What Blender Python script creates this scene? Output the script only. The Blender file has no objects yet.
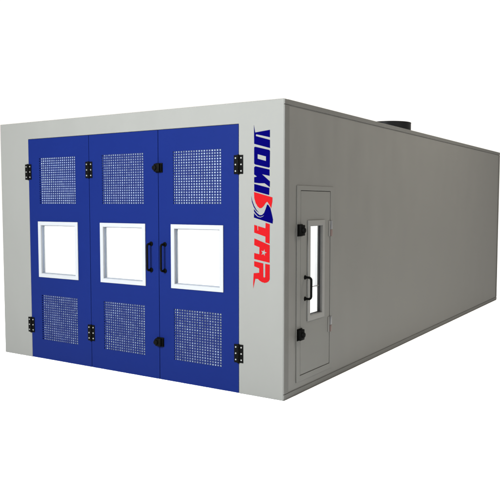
import bpy, bmesh, math
from mathutils import Vector, Matrix
from mathutils.geometry import tessellate_polygon

scene = bpy.context.scene
COL = scene.collection

# ------------------------------------------------------------------ dimensions (metres)
W, D, H = 4.273, 8.728, 3.0          # booth: x from -W to 0, y from 0 (doors) to D, z from 0 to H
TH = 0.08                            # wall thickness

# ------------------------------------------------------------------ materials
def new_mat(name):
    m = bpy.data.materials.new(name); m.use_nodes = True
    return m, m.node_tree, m.node_tree.nodes['Principled BSDF']

def paint(name, col, rough=0.5, var=0.05, scale=(3, 3, 1.2), spec=0.4, metal=0.0, bump=0.0, coat=0.0):
    m, nt, b = new_mat(name)
    tc = nt.nodes.new('ShaderNodeTexCoord'); mp = nt.nodes.new('ShaderNodeMapping')
    mp.inputs['Scale'].default_value = scale
    nz = nt.nodes.new('ShaderNodeTexNoise'); nz.inputs['Scale'].default_value = 1.0
    nz.inputs['Detail'].default_value = 6.0; nz.inputs['Roughness'].default_value = 0.6
    nt.links.new(tc.outputs['Object'], mp.inputs['Vector']); nt.links.new(mp.outputs['Vector'], nz.inputs['Vector'])
    cr = nt.nodes.new('ShaderNodeMapRange')
    cr.inputs['From Min'].default_value = 0.3; cr.inputs['From Max'].default_value = 0.7
    cr.inputs['To Min'].default_value = 1 - var; cr.inputs['To Max'].default_value = 1 + var
    nt.links.new(nz.outputs['Fac'], cr.inputs['Value'])
    mul = nt.nodes.new('ShaderNodeVectorMath'); mul.operation = 'SCALE'
    mul.inputs[0].default_value = col
    nt.links.new(cr.outputs['Result'], mul.inputs['Scale'])
    nt.links.new(mul.outputs['Vector'], b.inputs['Base Color'])
    rr = nt.nodes.new('ShaderNodeMapRange')
    rr.inputs['To Min'].default_value = max(rough - 0.08, 0.02); rr.inputs['To Max'].default_value = rough + 0.08
    nt.links.new(nz.outputs['Fac'], rr.inputs['Value']); nt.links.new(rr.outputs['Result'], b.inputs['Roughness'])
    b.inputs['Specular IOR Level'].default_value = spec
    b.inputs['Metallic'].default_value = metal
    if bump:
        n2 = nt.nodes.new('ShaderNodeTexNoise'); n2.inputs['Scale'].default_value = 420.0
        nt.links.new(tc.outputs['Object'], n2.inputs['Vector'])
        bp = nt.nodes.new('ShaderNodeBump'); bp.inputs['Strength'].default_value = bump; bp.inputs['Distance'].default_value = 0.001
        nt.links.new(n2.outputs['Fac'], bp.inputs['Height']); nt.links.new(bp.outputs['Normal'], b.inputs['Normal'])
    return m

def glass_mat():
    m, nt, b = new_mat('window_glass')
    nt.nodes.remove(b)
    out = [n for n in nt.nodes if n.type == 'OUTPUT_MATERIAL'][0]
    t = nt.nodes.new('ShaderNodeBsdfTransparent'); t.inputs['Color'].default_value = (0.97, 0.98, 0.98, 1)
    g = nt.nodes.new('ShaderNodeBsdfGlossy'); g.inputs['Roughness'].default_value = 0.03
    f = nt.nodes.new('ShaderNodeFresnel')
    ge = nt.nodes.new('ShaderNodeNewGeometry'); mr = nt.nodes.new('ShaderNodeMapRange')      # same reflection at both faces of the sheet
    mr.inputs['To Min'].default_value = 1.35; mr.inputs['To Max'].default_value = 1 / 1.35
    nt.links.new(ge.outputs['Backfacing'], mr.inputs['Value']); nt.links.new(mr.outputs['Result'], f.inputs['IOR'])
    mx = nt.nodes.new('ShaderNodeMixShader')
    nt.links.new(f.outputs[0], mx.inputs[0]); nt.links.new(t.outputs[0], mx.inputs[1]); nt.links.new(g.outputs[0], mx.inputs[2])
    nt.links.new(mx.outputs[0], out.inputs['Surface'])
    return m

def fill_mat(strength):
    m, nt, b = new_mat('added_fill_glow')
    b.inputs['Base Color'].default_value = (0.8, 0.8, 0.8, 1)
    b.inputs['Emission Color'].default_value = (1, 1, 1, 1)
    b.inputs['Emission Strength'].default_value = strength
    return m

GREY = paint('grey_powder_coat', (0.0605, 0.0600, 0.0555), 0.6, 0.022, (2.6, 2.6, 0.9), 0.08, bump=0.05)
SHEET = paint('grey_rolled_panel_sheet', (0.0590, 0.0580, 0.0535), 0.55, 0.07, (3.2, 3.2, 1.1), 0.08, bump=0.05)
TRIM = paint('edge_sheet_shade_tint', (0.0500, 0.0495, 0.0460), 0.6, 0.06, (2.6, 2.6, 2.6), 0.05)  # darker than the wall sheet: soft edge shade put into the colour
INNER = paint('white_inner_lining', (0.82, 0.82, 0.82), 0.6, 0.02)
BLUE = paint('blue_powder_coat', (0.0011, 0.0037, 0.0295), 0.6, 0.03, (2, 2, 2), 0.02, bump=0.05)
WHITE = paint('white_window_frame', (0.106, 0.108, 0.112), 0.45, 0.02, spec=0.1)
BLACK = paint('black_hardware', (0.0011, 0.0011, 0.0010), 0.55, 0.1, (30, 30, 30), 0.01)
RUBBER = paint('black_rubber', (0.004, 0.004, 0.005), 0.8, 0.1, spec=0.1)
SCREW = paint('steel_screw', (0.12, 0.12, 0.11), 0.4, 0.05, metal=0.6)
DUCT = paint('dark_duct_sheet', (0.004, 0.004, 0.004), 0.45, 0.1, (2, 2, 8), 0.03)
ALU = paint('brushed_aluminium', (0.072, 0.071, 0.067), 0.5, 0.05, (4, 4, 40), 0.1)
STEEL = paint('grey_hinge_steel', (0.05, 0.05, 0.051), 0.4, 0.05, spec=0.2)
REDCAP = paint('faded_red_plastic', (0.056, 0.039, 0.035), 0.5, 0.05, spec=0.1)
NAVY = paint('navy_vinyl', (0.0004, 0.0003, 0.021), 0.6, 0.02, spec=0.0)
RED = paint('red_vinyl', (0.102, 0.0010, 0.0016), 0.6, 0.02, spec=0.02)
GLASS = glass_mat()
JOINT = paint('dark_joint_sealant', (0.046, 0.045, 0.042), 0.8, 0.1, spec=0.05)
JAMB_SHADE = paint('blue_grey_jamb_shade', (0.075, 0.085, 0.105), 0.6, 0.05, spec=0.05)  # shade on the front window jambs, put into the band's colour
DGASKET = paint('dark_gasket', (0.018, 0.018, 0.020), 0.6, 0.05, spec=0.05)
def dimmer_mat(name, lo, hi):
    m, nt, b = new_mat(name); nt.nodes.remove(b)
    out = [n for n in nt.nodes if n.type == 'OUTPUT_MATERIAL'][0]
    tc = nt.nodes.new('ShaderNodeTexCoord'); nz = nt.nodes.new('ShaderNodeTexNoise')
    nz.inputs['Scale'].default_value = 22.0; nz.inputs['Detail'].default_value = 8.0
    nt.links.new(tc.outputs['Object'], nz.inputs['Vector'])
    mr = nt.nodes.new('ShaderNodeMapRange'); mr.inputs['From Min'].default_value = .3; mr.inputs['From Max'].default_value = .7
    mr.inputs['To Min'].default_value = lo; mr.inputs['To Max'].default_value = hi
    nt.links.new(nz.outputs['Fac'], mr.inputs['Value'])
    t = nt.nodes.new('ShaderNodeBsdfTranslucent'); d = nt.nodes.new('ShaderNodeBsdfDiffuse'); mx = nt.nodes.new('ShaderNodeMixShader')
    d.inputs['Color'].default_value = (.45, .46, .45, 1); mx.inputs[0].default_value = .1
    tint = nt.nodes.new('ShaderNodeVectorMath'); tint.operation = 'SCALE'; tint.inputs[0].default_value = (0.93, 1.0, 0.975)
    nt.links.new(mr.outputs['Result'], tint.inputs['Scale']); nt.links.new(tint.outputs['Vector'], t.inputs['Color'])
    nt.links.new(t.outputs[0], mx.inputs[1]); nt.links.new(d.outputs[0], mx.inputs[2]); nt.links.new(mx.outputs[0], out.inputs['Surface'])
    return m
DIMMER = dimmer_mat('dimmer_fleece', 0.40, 0.68)
LOWER_DIMMER = dimmer_mat('lower_dimmer_fleece', 0.27, 0.62)  # less translucent version for the lower pads
FILL_GLOW = fill_mat(20.0)
FLOOR = paint('white_studio_floor', (0.95, 0.95, 0.95), 0.9, 0.0, spec=0.0)

# ------------------------------------------------------------------ mesh helpers
def link(name, bm, mats, parent=None, smooth=False):
    bmesh.ops.recalc_face_normals(bm, faces=bm.faces[:])
    me = bpy.data.meshes.new(name); bm.to_mesh(me); bm.free()
    for m in (mats if isinstance(mats, (list, tuple)) else [mats]): me.materials.append(m)
    if smooth:
        for p in me.polygons: p.use_smooth = True
        me.set_sharp_from_angle(angle=math.radians(35))
    o = bpy.data.objects.new(name, me); COL.objects.link(o)
    if parent: o.parent = parent
    return o

def box(bm, x0, x1, y0, y1, z0, z1, bev=0.0, mat=0, seg=2):
    t = bmesh.new()
    r = bmesh.ops.create_cube(t, size=1)
    for v in r['verts']:
        v.co = Vector(((x0 + x1) / 2 + v.co.x * (x1 - x0), (y0 + y1) / 2 + v.co.y * (y1 - y0), (z0 + z1) / 2 + v.co.z * (z1 - z0)))
    if bev: bmesh.ops.bevel(t, geom=t.edges[:], offset=bev, segments=seg, affect='EDGES', profile=0.5)
    merge(bm, t, mat)

def merge(bm, t, mat=0, M=None):
    vm = {}
    for v in t.verts: vm[v] = bm.verts.new(M @ v.co if M else v.co)
    for f in t.faces:
        g = bm.faces.new([vm[v] for v in f.verts]); g.material_index = mat if mat is not None else f.material_index
    t.free()

def cyl(bm, p0, p1, r0, r1=None, n=20, mat=0, bev=0.0):
    p0, p1 = Vector(p0), Vector(p1); d = p1 - p0
    t = bmesh.new()
    bmesh.ops.create_cone(t, cap_ends=True, segments=n, radius1=r0, radius2=r0 if r1 is None else r1, depth=d.length)
    if bev:
        bmesh.ops.bevel(t, geom=[e for e in t.edges if abs(e.verts[0].co.z - e.verts[1].co.z) < 1e-6], offset=bev, segments=2, affect='EDGES', profile=0.5)
    M = Matrix.Translation((p0 + p1) / 2) @ d.to_track_quat('Z', 'Y').to_matrix().to_4x4()
    merge(bm, t, mat, M)

def tube(bm, pts, r, n=14, mat=0):
    pts = [Vector(p) for p in pts]; rings = []
    ref = Vector((0.31, 0.17, 0.94)).normalized()
    for i, p in enumerate(pts):
        a = pts[max(i - 1, 0)]; b = pts[min(i + 1, len(pts) - 1)]
        t = (b - a).normalized(); u = t.cross(ref).normalized(); v = t.cross(u)
        rings.append([bm.verts.new(p + (u * math.cos(k * 2 * math.pi / n) + v * math.sin(k * 2 * math.pi / n)) * r) for k in range(n)])
    for A, B in zip(rings, rings[1:]):
        for k in range(n):
            bm.faces.new((A[k], A[(k + 1) % n], B[(k + 1) % n], B[k])).material_index = mat
    bm.faces.new(rings[0]).material_index = mat; bm.faces.new(rings[-1]).material_index = mat

def plate(bm, a0, a1, b0, b1, holes, d0, d1, axis='y', mf=0, mb=0, me=0):
    """rectangular sheet a0..a1 x b0..b1 with rectangular holes; axis 'y': a=x, b=z, depth=y (d0 outer);
    axis 'x': a=y, b=z, depth=x (d0 outer).  mf/mb/me: material of outer face, inner face, edges."""
    A = sorted({a0, a1, *[h[0] for h in holes], *[h[1] for h in holes]})
    B = sorted({b0, b1, *[h[2] for h in holes], *[h[3] for h in holes]})
    na, nb = len(A) - 1, len(B) - 1
    solid = [[True] * nb for _ in range(na)]
    ia = {a: i for i, a in enumerate(A)}; ib = {b: i for i, b in enumerate(B)}
    for h in holes:
        for i in range(ia[h[0]], ia[h[1]]):
            for j in range(ib[h[2]], ib[h[3]]): solid[i][j] = False
    cache = {}
    def V(i, j, k):
        key = (i, j, k)
        if key not in cache:
            d = d0 if k == 0 else d1
            cache[key] = bm.verts.new((A[i], d, B[j]) if axis == 'y' else (d, A[i], B[j]))
        return cache[key]
    def S(i, j): return 0 <= i < na and 0 <= j < nb and solid[i][j]
    for i in range(na):
        for j in range(nb):
            if not solid[i][j]: continue
            bm.faces.new((V(i, j, 0), V(i + 1, j, 0), V(i + 1, j + 1, 0), V(i, j + 1, 0))).material_index = mf
            bm.faces.new((V(i, j, 1), V(i, j + 1, 1), V(i + 1, j + 1, 1), V(i + 1, j, 1))).material_index = mb
            for (di, dj, p, q) in ((-1, 0, (i, j), (i, j + 1)), (1, 0, (i + 1, j), (i + 1, j + 1)), (0, -1, (i, j), (i + 1, j)), (0, 1, (i, j + 1), (i + 1, j + 1))):
                if not S(i + di, j + dj):
                    bm.faces.new((V(*p, 0), V(*q, 0), V(*q, 1), V(*p, 1))).material_index = me

def sheet(bm, loops, y0, y1, mat=0):
    """flat cut-out shape (outer loop plus holes, in x,z) with a real thickness y0..y1"""
    flat = [p for l in loops for p in l]
    tris = tessellate_polygon([[Vector((x, z, 0)) for x, z in l] for l in loops])
    f = [bm.verts.new((x, y0, z)) for x, z in flat]; b = [bm.verts.new((x, y1, z)) for x, z in flat]
    for t in tris:
        try:
            bm.faces.new([f[i] for i in t]).material_index = mat; bm.faces.new([b[i] for i in reversed(t)]).material_index = mat
        except ValueError: pass
    s = 0
    for l in loops:
        n = len(l)
        for k in range(n):
            i, j = s + k, s + (k + 1) % n
            bm.faces.new((f[i], f[j], b[j], b[i])).material_index = mat
        s += n

LOGO = {
    'Y': [[(-0.346, 2.762), (-0.331, 2.687), (-0.158, 2.704), (-0.158, 2.631), (-0.321, 2.669), (-0.323, 2.651), (-0.158, 2.605), (-0.157, 2.525), (-0.343, 2.575), (-0.345, 2.702)]],
    'O': [[(-0.343, 2.537), (-0.334, 2.546), (-0.167, 2.507), (-0.157, 2.496), (-0.159, 2.34), (-0.169, 2.332), (-0.333, 2.369), (-0.343, 2.379)], [(-0.302, 2.47), (-0.204, 2.444), (-0.204, 2.399), (-0.302, 2.425)]],
    'K': [[(-0.343, 2.341), (-0.328, 2.351), (-0.162, 2.313), (-0.161, 2.251), (-0.25, 2.269), (-0.157, 2.196), (-0.159, 2.139), (-0.22, 2.179), (-0.283, 2.18), (-0.342, 2.187), (-0.343, 2.241), (-0.31, 2.247), (-0.343, 2.269)]],
    'I': [[(-0.342, 2.174), (-0.163, 2.131), (-0.166, 2.061), (-0.342, 2.103)]],
    'RED': [[(-0.345, 2.093), (-0.128, 2.038), (-0.128, 2.002), (-0.142, 1.93), (-0.165, 1.966), (-0.189, 1.996), (-0.207, 1.982), (-0.231, 1.95), (-0.254, 1.932), (-0.278, 1.93), (-0.302, 1.948), (-0.326, 1.984), (-0.341, 2.03)]],
    'BLUE': [[(-0.189, 1.968), (-0.175, 1.962), (-0.151, 1.93), (-0.133, 1.867), (-0.121, 1.819), (-0.125, 1.777), (-0.345, 1.835), (-0.345, 1.881), (-0.33, 1.865), (-0.302, 1.843), (-0.268, 1.836), (-0.239, 1.846), (-0.219, 1.868), (-0.24, 1.852), (-0.269, 1.843), (-0.297, 1.85), (-0.328, 1.877), (-0.345, 1.899), (-0.345, 1.922), (-0.327, 1.9), (-0.307, 1.88), (-0.278, 1.86), (-0.25, 1.862), (-0.226, 1.882), (-0.207, 1.922)]],
    'ARC': [[(-0.377, 2.051), (-0.366, 2.008), (-0.345, 1.958), (-0.316, 1.914), (-0.285, 1.884), (-0.318, 1.903), (-0.348, 1.942), (-0.37, 1.994)]],
    'T': [[(-0.207, 1.784), (-0.158, 1.771), (-0.16, 1.575), (-0.209, 1.588), (-0.209, 1.646), (-0.342, 1.683), (-0.342, 1.762), (-0.306, 1.753), (-0.302, 1.706), (-0.294, 1.705), (-0.297, 1.75), (-0.209, 1.729)]],
    'A': [[(-0.34, 1.624), (-0.158, 1.561), (-0.159, 1.385), (-0.342, 1.415), (-0.342, 1.476), (-0.281, 1.466), (-0.279, 1.536), (-0.342, 1.557)]],
    'R': [[(-0.342, 1.393), (-0.234, 1.375), (-0.233, 1.24), (-0.223, 1.231), (-0.211, 1.239), (-0.211, 1.372), (-0.157, 1.365), (-0.158, 1.218), (-0.171, 1.197), (-0.192, 1.184), (-0.218, 1.179), (-0.251, 1.185), (-0.28, 1.2), (-0.296, 1.214), (-0.329, 1.214), (-0.353, 1.116), (-0.354, 1.169), (-0.348, 1.27), (-0.282, 1.278), (-0.282, 1.323), (-0.342, 1.341)]],
}

# ------------------------------------------------------------------ the floor it stands on
bm = bmesh.new()
for v in ((-150, -150), (150, -150), (150, 150), (-150, 150)): bm.verts.new((v[0], v[1], 0))
bm.faces.new(bm.verts[:])
fl = link('floor', bm, FLOOR); fl['kind'] = 'structure'
fl['label'] = 'plain white floor under the paint booth'; fl['category'] = 'floor'

# ------------------------------------------------------------------ the booth
booth = bpy.data.objects.new('spray_booth', None); COL.objects.link(booth)
booth['label'] = 'long grey box-shaped spray booth with three blue front doors and a grey side door'
booth['category'] = 'spray booth'

DX0, DX1 = -3.738, -0.531            # door opening
DZ0, DZ1 = 0.0, 2.786
SEAM = [-2.667, -1.601]

bm = bmesh.new()
plate(bm, -W, 0, 0, H, [(DX0, DX1, 0.0, DZ1)], 0.0, TH, 'y', 0, 1, 0)
ff = link('front_frame', bm, [GREY, INNER], booth)
bv = ff.modifiers.new('edge', 'BEVEL'); bv.width = 0.006; bv.segments = 2; bv.limit_method = 'ANGLE'; bv.angle_limit = math.radians(60)

SY0, SY1, SZ0, SZ1 = 0.336, 1.022, 0.188, 2.112     # side door opening
bm = bmesh.new()
plate(bm, TH, D, 0, H, [(SY0, SY1, SZ0, SZ1)], 0.0, -TH, 'x', 0, 1, 0)
link('side_wall', bm, [SHEET, INNER], booth)
bm = bmesh.new()
plate(bm, TH, D, 0, H, [], -W, -W + TH, 'x', 0, 1, 0)
link('side_wall', bm, [GREY, INNER], booth)
bm = bmesh.new()
plate(bm, -W + TH, -TH, 0, H, [], D - 0.002, D - TH, 'y', 0, 1, 0)
link('rear_wall', bm, [GREY, INNER], booth)
bm = bmesh.new()
box(bm, -W + TH, -TH, TH, D - TH, H - TH, H - 0.004)
bm.faces.ensure_lookup_table()
for f in bm.faces:
    f.normal_update()
    if f.calc_center_median().z < H - TH + 1e-4: f.material_index = 1
link('roof', bm, [GREY, INNER], booth)

# trim of folded sheet round the edges of the visible side
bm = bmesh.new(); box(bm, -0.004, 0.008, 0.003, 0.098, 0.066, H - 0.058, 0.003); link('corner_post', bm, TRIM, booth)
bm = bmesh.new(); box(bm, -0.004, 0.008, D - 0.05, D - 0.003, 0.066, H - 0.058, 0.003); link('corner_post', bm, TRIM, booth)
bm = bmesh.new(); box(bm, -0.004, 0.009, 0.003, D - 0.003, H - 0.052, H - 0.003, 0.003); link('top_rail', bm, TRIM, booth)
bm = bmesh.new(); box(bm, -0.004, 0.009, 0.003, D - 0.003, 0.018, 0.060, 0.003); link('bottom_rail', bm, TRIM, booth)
bm = bmesh.new(); box(bm, -0.004, 0.006, 0.004, D - 0.004, 0.001, 0.0185); link('base_seal', bm, JOINT, booth)
bm = bmesh.new()
plate(bm, 0.097, D - 0.049, 0.059, H - 0.051, [(0.105, D - 0.057, 0.067, H - 0.061)], 0.002, -0.003, 'x')
link('panel_joint', bm, JOINT, booth)

# ------------------------------------------------------------------ front doors
def window(parent, x0, x1, z0, z1, out, mat, fl_w, depth, band_mat, side=False, thick=0.012):
    """frame with a flange on the door face and a deep reveal; pane near the back"""
    ax = 'x' if side else 'y'
    s = 1 if side else -1                      # outward sign along the depth axis
    o = out
    bm = bmesh.new()
    i0, i1, j0, j1 = x0 + fl_w, x1 - fl_w, z0 + fl_w, z1 - fl_w
    plate(bm, x0, x1, z0, z1, [(i0, i1, j0, j1)], o + s * thick, o + s * 0.0005, ax)
    g = bmesh.new()
    plate(g, i0 - 0.012, i1 + 0.012, j0 - 0.012, j1 + 0.012, [(i0 + 0.006, i1 - 0.006, j0 + 0.006, j1 - 0.006)], o - s * depth * 0.42, o - s * (depth - 0.0005), ax)
    t = 0.012                                   # reveal and inner bead
    plate(bm, i0 - t, i1 + t, j0 - t, j1 + t, [(i0 + 0.003, i1 - 0.003, j0 + 0.003, j1 - 0.003)], o + s * (thick - 0.004), o - s * depth, ax)
    plate(bm, i0 - t, i1 + t, j0 - t, j1 + t, [(i0 + 0.010, i1 - 0.010, j0 + 0.010, j1 - 0.010)], o - s * (depth + 0.0005), o - s * (depth + 0.012), ax)
    f = link('window_frame', bm, mat, parent)
    bv = f.modifiers.new('edge', 'BEVEL'); bv.width = 0.0025; bv.segments = 2; bv.limit_method = 'ANGLE'
    link('reveal_band', g, band_mat, parent)
    bm = bmesh.new()
    d0 = o - s * (depth - 0.002)
    if side: box(bm, min(d0, d0 - s * .005), max(d0, d0 - s * .005), i0 + 0.002, i1 - 0.002, j0 + 0.002, j1 - 0.002)
    else: box(bm, i0 + 0.002, i1 - 0.002, min(d0, d0 - s * .005), max(d0, d0 - s * .005), j0 + 0.002, j1 - 0.002)
    p = link('window_pane', bm, GLASS, parent)
    return f, p

NC, NR = 19, 20
def vent_mesh(w, h):
    bm = bmesh.new()
    px, pz = w / NC, h / NR
    holes = []
    hx, hz = 0.0192, 0.0162
    for i in range(NC):
        for j in range(NR):
            cx, cz = (i + .5) * px, (j + .5) * pz
            holes.append((round(cx - hx / 2, 5), round(cx + hx / 2, 5), round(cz - hz / 2, 5), round(cz + hz / 2, 5)))
    plate(bm, 0.0, w, 0.0, h, holes, 0.0, 0.003, 'y')
    return bm
VW, VH = 0.648, 0.578

def hinge_bm():
    bm = bmesh.new()
    box(bm, -0.056, -0.006, -0.007, 0.0, -0.096, 0.096, 0.002)
    box(bm, 0.006, 0.056, -0.007, 0.0, -0.096, 0.096, 0.002)
    for k, (a, b) in enumerate(((-0.1, -0.052), (-0.049, 0.049), (0.052, 0.1))):
        cyl(bm, (0, -0.011, a), (0, -0.011, b), 0.0125, n=16, bev=0.002)
    for sx in (-0.034, 0.034):
        for z in (-0.066, 0.0, 0.066):
            cyl(bm, (sx, -0.0065, z), (sx, -0.0105, z), 0.0095, 0.007, 12, mat=1)
    return bm
HM = link('hinge', hinge_bm(), [BLACK, SCREW], None, True)
HINGE_ME = HM.data; bpy.data.objects.remove(HM)

def pull_handle(parent, x, z0, z1, stand, side=False, lean=0.0):
    """bar on two round roses"""
    bm = bmesh.new()
    def P(a, d, z): return (d, a, z) if side else (a, -d, z)
    for z in (z0, z1):
        cyl(bm, P(x, -0.002, z), P(x, 0.010, z), 0.027, 0.023, 22, bev=0.002)
        cyl(bm, P(x, 0.009, z), P(x, 0.030, z), 0.0165, 0.013, 18)
    r = 0.028; pts = [P(x, 0.008, z0)]
    for k in range(7):
        a = math.pi / 2 * k / 6
        pts.append(P(x, stand - r + r * math.sin(a), z0 + r - r * math.cos(a)))
    for k in range(7):
        a = math.pi / 2 * k / 6
        pts.append(P(x, stand - r + r * math.cos(a), z1 - r + r * math.sin(a)))
    pts.append(P(x, 0.008, z1))
    tube(bm, pts, 0.0125)
    return link('handle', bm, BLACK, parent, True)

door_info = [
    (DX0 + 0.004, SEAM[0] - 0.004, (-3.572, -2.868), (-3.545, ), DX0),
    (SEAM[0] + 0.004, SEAM[1] - 0.004, (-2.494, -1.793), (-2.462, ), SEAM[0]),
    (SEAM[1] + 0.004, DX1 - 0.004, (-1.422, -0.723), (-1.396, ), DX1),
]
VZ = (1.968, 0.246)
door_labels = ['blue door beside the left grey post', 'middle blue door with a handle at its right edge', 'blue door beside the lettered grey post, handle at its left edge']
UP, LO = vent_mesh(VW, VH), None
vent_obj = link('perforated_panel', UP, BLUE); VENT_ME = vent_obj.data; bpy.data.objects.remove(vent_obj)
DF = 0.003                            # door face sits 3 mm back from the frame
for k, (x0, x1, (wx0, wx1), (vx,), hx) in enumerate(door_info):
    bm = bmesh.new()
    vents = [(vx, vx + VW, z, z + VH) for z in VZ]
    plate(bm, x0, x1, 0.005, DZ1 - 0.004, vents + [(wx0 + 0.025, wx1 - 0.025, 1.047 + 0.025, 1.75 - 0.025)], DF, DF + 0.024, 'y', 0, 1, 0)
    d = link('front_door', bm, [BLUE, INNER], booth); d['label'] = door_labels[k]
    for z in VZ:
        v = bpy.data.objects.new('perforated_panel', VENT_ME); COL.objects.link(v); v.parent = d
        v.location = (vx, DF + 0.0015, z)
        bm = bmesh.new(); box(bm, vx - 0.02, vx + VW + 0.02, DF + 0.0255, DF + 0.0265, z - 0.02, z + VH + 0.02)  # pad added behind each vent to dim the glow through the holes
        link('vent_dimmer_pad', bm, DIMMER if z > 1 else LOWER_DIMMER, d)
    window(d, wx0, wx1, 1.047, 1.75, DF, WHITE, 0.046, 0.036, JAMB_SHADE)
    for z in (2.374, 0.422):
        h = bpy.data.objects.new('hinge', HINGE_ME); COL.objects.link(h); h.parent = d; h.location = (hx, -0.0005 if k != 1 else DF - 0.0005, z)
    if k > 0:                         # handles stand either side of the seam
        pull_handle(d, -1.712 if k == 1 else -1.514, 1.232, 1.526, 0.068)
    # black seal closing the gap at the left edge / top
    bm = bmesh.new()
    xs = x0 - 0.0045
    box(bm, x0 - 0.0075, x0 + 0.0005, DF + 0.012, DF + 0.045, 0.006, DZ1 - 0.003)
    if k == 2: box(bm, x1 - 0.0005, x1 + 0.0038, DF + 0.012, DF + 0.045, 0.006, DZ1 - 0.003)
    box(bm, x0 + 0.001, x1 - 0.001, DF + 0.012, DF + 0.045, DZ1 - 0.0045, DZ1 - 0.0006)
    link('rubber_seal', bm, RUBBER, d)
    if k == 2:
        for z in (2.369, 0.429):      # rotary locks joining doors two and three
            bm = bmesh.new()
            box(bm, -1.632, -1.535, -0.010, DF + 0.001, z - 0.052, z + 0.052, 0.003)
            box(bm, -1.628, -1.552, -0.046, -0.009, z - 0.044, z + 0.044, 0.006)
            cyl(bm, (-1.612, -0.040, z), (-1.612, -0.064, z), 0.030, 0.026, 18, bev=0.003)
            box(bm, -1.655, -1.628, -0.030, -0.008, z - 0.026, z + 0.026, 0.004)
            box(bm, -1.549, -1.537, -0.024, -0.009, z - 0.040, z + 0.040, 0.003)
            link('latch', bm, BLACK, d, True)

# ------------------------------------------------------------------ side door
bm = bmesh.new()
plate(bm, 0.258, 1.095, 0.128, 2.160, [(SY0, SY1, SZ0, SZ1)], 0.009, -0.002, 'x')
df = link('door_frame', bm, GREY, booth)
bv = df.modifiers.new('edge', 'BEVEL'); bv.width = 0.004; bv.segments = 2; bv.limit_method = 'ANGLE'
WY0, WY1, WZ0, WZ1 = 0.484, 0.872, 0.738, 1.800
bm = bmesh.new()
plate(bm, SY0 + 0.006, SY1 - 0.006, SZ0 + 0.006, SZ1 - 0.006, [(WY0 + .03, WY1 - .03, WZ0 + .03, WZ1 - .03)], 0.006, -0.05, 'x', 0, 1, 0)
sd = link('side_door', bm, [GREY, INNER], booth); sd['label'] = 'narrow grey door with a tall slim window'
bv = sd.modifiers.new('edge', 'BEVEL'); bv.width = 0.003; bv.segments = 2; bv.limit_method = 'ANGLE'
window(sd, WY0, WY1, WZ0, WZ1, 0.006, ALU, 0.055, 0.036, DGASKET, side=True)
bm = bmesh.new(); box(bm, -0.0275, -0.0225, WY0 + .057, WY1 - .057, 1.083, 1.091); link('glazing_bar', bm, ALU, sd)
bm = bmesh.new()
plate(bm, SY0 + 0.0005, SY1 - 0.0005, SZ0 + 0.0005, SZ1 - 0.0005, [(SY0 + .0065, SY1 - .0065, SZ0 + .0065, SZ1 - .0065)], -0.010, -0.045, 'x')
link('rubber_seal', bm, RUBBER, sd)
pull_handle(sd, 0.440, 0.984, 1.208, 0.080, side=True)
for z in (1.703, 0.625):
    bm = bmesh.new()
    box(bm, 0.004, 0.016, 0.262, 0.372, z - 0.062, z + 0.062, 0.003)
    box(bm, 0.015, 0.052, 0.266, 0.356, z - 0.055, z + 0.055, 0.006)
    cyl(bm, (0.050, 0.315, z), (0.072, 0.315, z), 0.030, 0.026, 18, bev=0.003)
    box(bm, 0.015, 0.030, 0.354, 0.384, z - 0.030, z + 0.030, 0.004)
    link('latch', bm, BLACK, sd, True)
for z in (1.702, 0.634):
    bm = bmesh.new()
    y = SY1
    box(bm, 0.0055, 0.013, y - 0.046, y - 0.012, z - 0.085, z + 0.085, 0.002, mat=2)
    box(bm, 0.0085, 0.014, y + 0.012, y + 0.046, z - 0.01, z + 0.085, 0.002, mat=0)
    box(bm, 0.0085, 0.014, y + 0.012, y + 0.046, z - 0.085, z - 0.012, 0.002, mat=1)
    cyl(bm, (0.014, y, z - 0.01), (0.014, y, z + 0.085), 0.012, n=16, bev=0.002, mat=0)
    cyl(bm, (0.014, y, z - 0.085), (0.014, y, z - 0.012), 0.012, n=16, bev=0.002, mat=1)
    link('hinge', bm, [STEEL, REDCAP, ALU], sd, True)

# ------------------------------------------------------------------ exhaust duct on the roof
bm = bmesh.new()
cx, cy, R, ZT = -1.5, 6.47, 0.42, 3.462
n = 72
prof = [(R + 0.06, H - 0.004), (R + 0.06, H + 0.012), (R, H + 0.014), (R, ZT - 0.012), (R + 0.003, ZT - 0.010), (R + 0.003, ZT), (R - 0.004, ZT), (R - 0.004, H + 0.02)]
rings = [[bm.verts.new((cx + r * math.cos(2 * math.pi * k / n), cy + r * math.sin(2 * math.pi * k / n), z)) for k in range(n)] for r, z in prof]
for A, B in zip(rings, rings[1:]):
    for k in range(n): bm.faces.new((A[k], A[(k + 1) % n], B[(k + 1) % n], B[k]))
bm.faces.new(rings[-1]); bm.faces.new(rings[0])
link('exhaust_duct', bm, DUCT, booth, True)

# ------------------------------------------------------------------ glowing strips added inside to turn the windows white
for x in (-W + 0.75, -0.75):
    for y in (1.2, 3.3, 5.4, 7.5):
        bm = bmesh.new()
        box(bm, x - 0.16, x + 0.16, y - 0.75, y + 0.75, H - TH - 0.05, H - TH + 0.002, 0.006)
        hs = link('added_fill_box', bm, INNER, booth)
        bm = bmesh.new()
        box(bm, x - 0.14, x + 0.14, y - 0.73, y + 0.73, H - TH - 0.058, H - TH - 0.049, 0.002)
        link('fill_emitter', bm, FILL_GLOW, hs)

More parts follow.
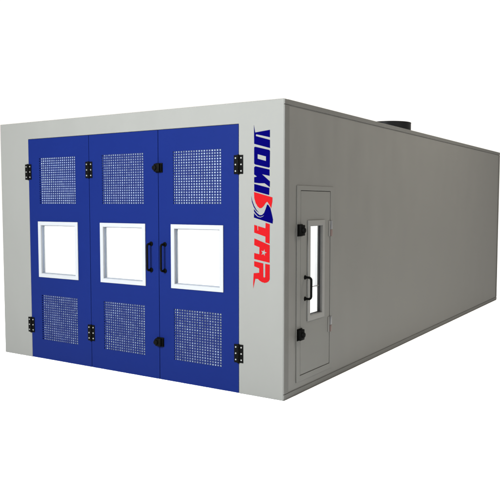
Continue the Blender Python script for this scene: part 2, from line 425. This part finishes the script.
# ------------------------------------------------------------------ lettering on the right front post
def star(cx, cz, ro, ri, rot):
    return [((cx + (ro if k % 2 == 0 else ri) * math.cos(rot + k * math.pi / 5)), (cz + (ro if k % 2 == 0 else ri) * math.sin(rot + k * math.pi / 5))) for k in range(10)]
LOGO['A'].append(star(-0.229, 1.484, 0.037, 0.0145, 0.05))
bm = bmesh.new(); sheet(bm, LOGO['RED'], -0.002, 0.001)
em = link('emblem', bm, RED, booth); em['label'] = 'red and blue letter S emblem'
bm = bmesh.new(); sheet(bm, LOGO['BLUE'], -0.002, 0.001); link('blue_wave', bm, NAVY, em)
bm = bmesh.new(); sheet(bm, LOGO['ARC'], -0.002, 0.001); link('blue_stroke', bm, NAVY, em)
for ch, m, cname in (('Y', NAVY, 'blue'), ('O', NAVY, 'blue'), ('K', NAVY, 'blue'), ('I', NAVY, 'blue'), ('T', RED, 'red'), ('A', RED, 'red'), ('R', RED, 'red')):
    bm = bmesh.new(); sheet(bm, LOGO[ch], -0.002, 0.001)
    o = link('letter', bm, m, booth); o['label'] = f'{cname} letter {ch} on the front post'

# ------------------------------------------------------------------ light
world = bpy.data.worlds.new('World'); scene.world = world; world.use_nodes = True
bg = world.node_tree.nodes['Background']
bg.inputs['Color'].default_value = (1.04, 1.0, 0.95, 1); bg.inputs['Strength'].default_value = 1.06

def sun(name, direction, strength, angle, col=(1, 1, 1)):
    l = bpy.data.lights.new(name, 'SUN'); l.energy = strength; l.angle = math.radians(angle); l.color = col
    o = bpy.data.objects.new(name, l); COL.objects.link(o)
    o.rotation_euler = Vector(direction).to_track_quat('-Z', 'Y').to_euler(); o.location = (0, -3, 12)
    return o
def area(name, loc, target, size, power, col=(1, 1, 1)):
    l = bpy.data.lights.new(name, 'AREA'); l.shape = 'SQUARE'; l.size = size; l.energy = power; l.color = col
    o = bpy.data.objects.new(name, l); COL.objects.link(o); o.location = loc
    o.rotation_euler = (Vector(target) - Vector(loc)).to_track_quat('-Z', 'Y').to_euler()
    return o
sun('overhead_light', (0, 0, -1), 0.85, 4)
area('side_light', (4.4, 4.6, 6.8), (0, 3.0, 1.9), 1.8, 760, (1.0, 0.95, 0.86))
area('key_light', (-0.9, -8.5, 5.2), (-1.9, 0, 1.5), 2.5, 5600, (0.95, 1.0, 1.03))

# ------------------------------------------------------------------ camera
cam = bpy.data.cameras.new('Camera'); cam.sensor_width = 36.0; cam.lens = 695.777 / 500 * 36.0
cam.clip_start = 0.05; cam.clip_end = 1000
co = bpy.data.objects.new('Camera', cam); COL.objects.link(co)
co.location = (3.43338, -5.94204, 1.98213)
co.rotation_euler = (math.pi / 2 - 0.067455, 0, 0.572167)
scene.camera = co

scene.view_settings.view_transform = 'Standard'; scene.view_settings.look = 'None'
scene.view_settings.exposure = 0; scene.view_settings.gamma = 1
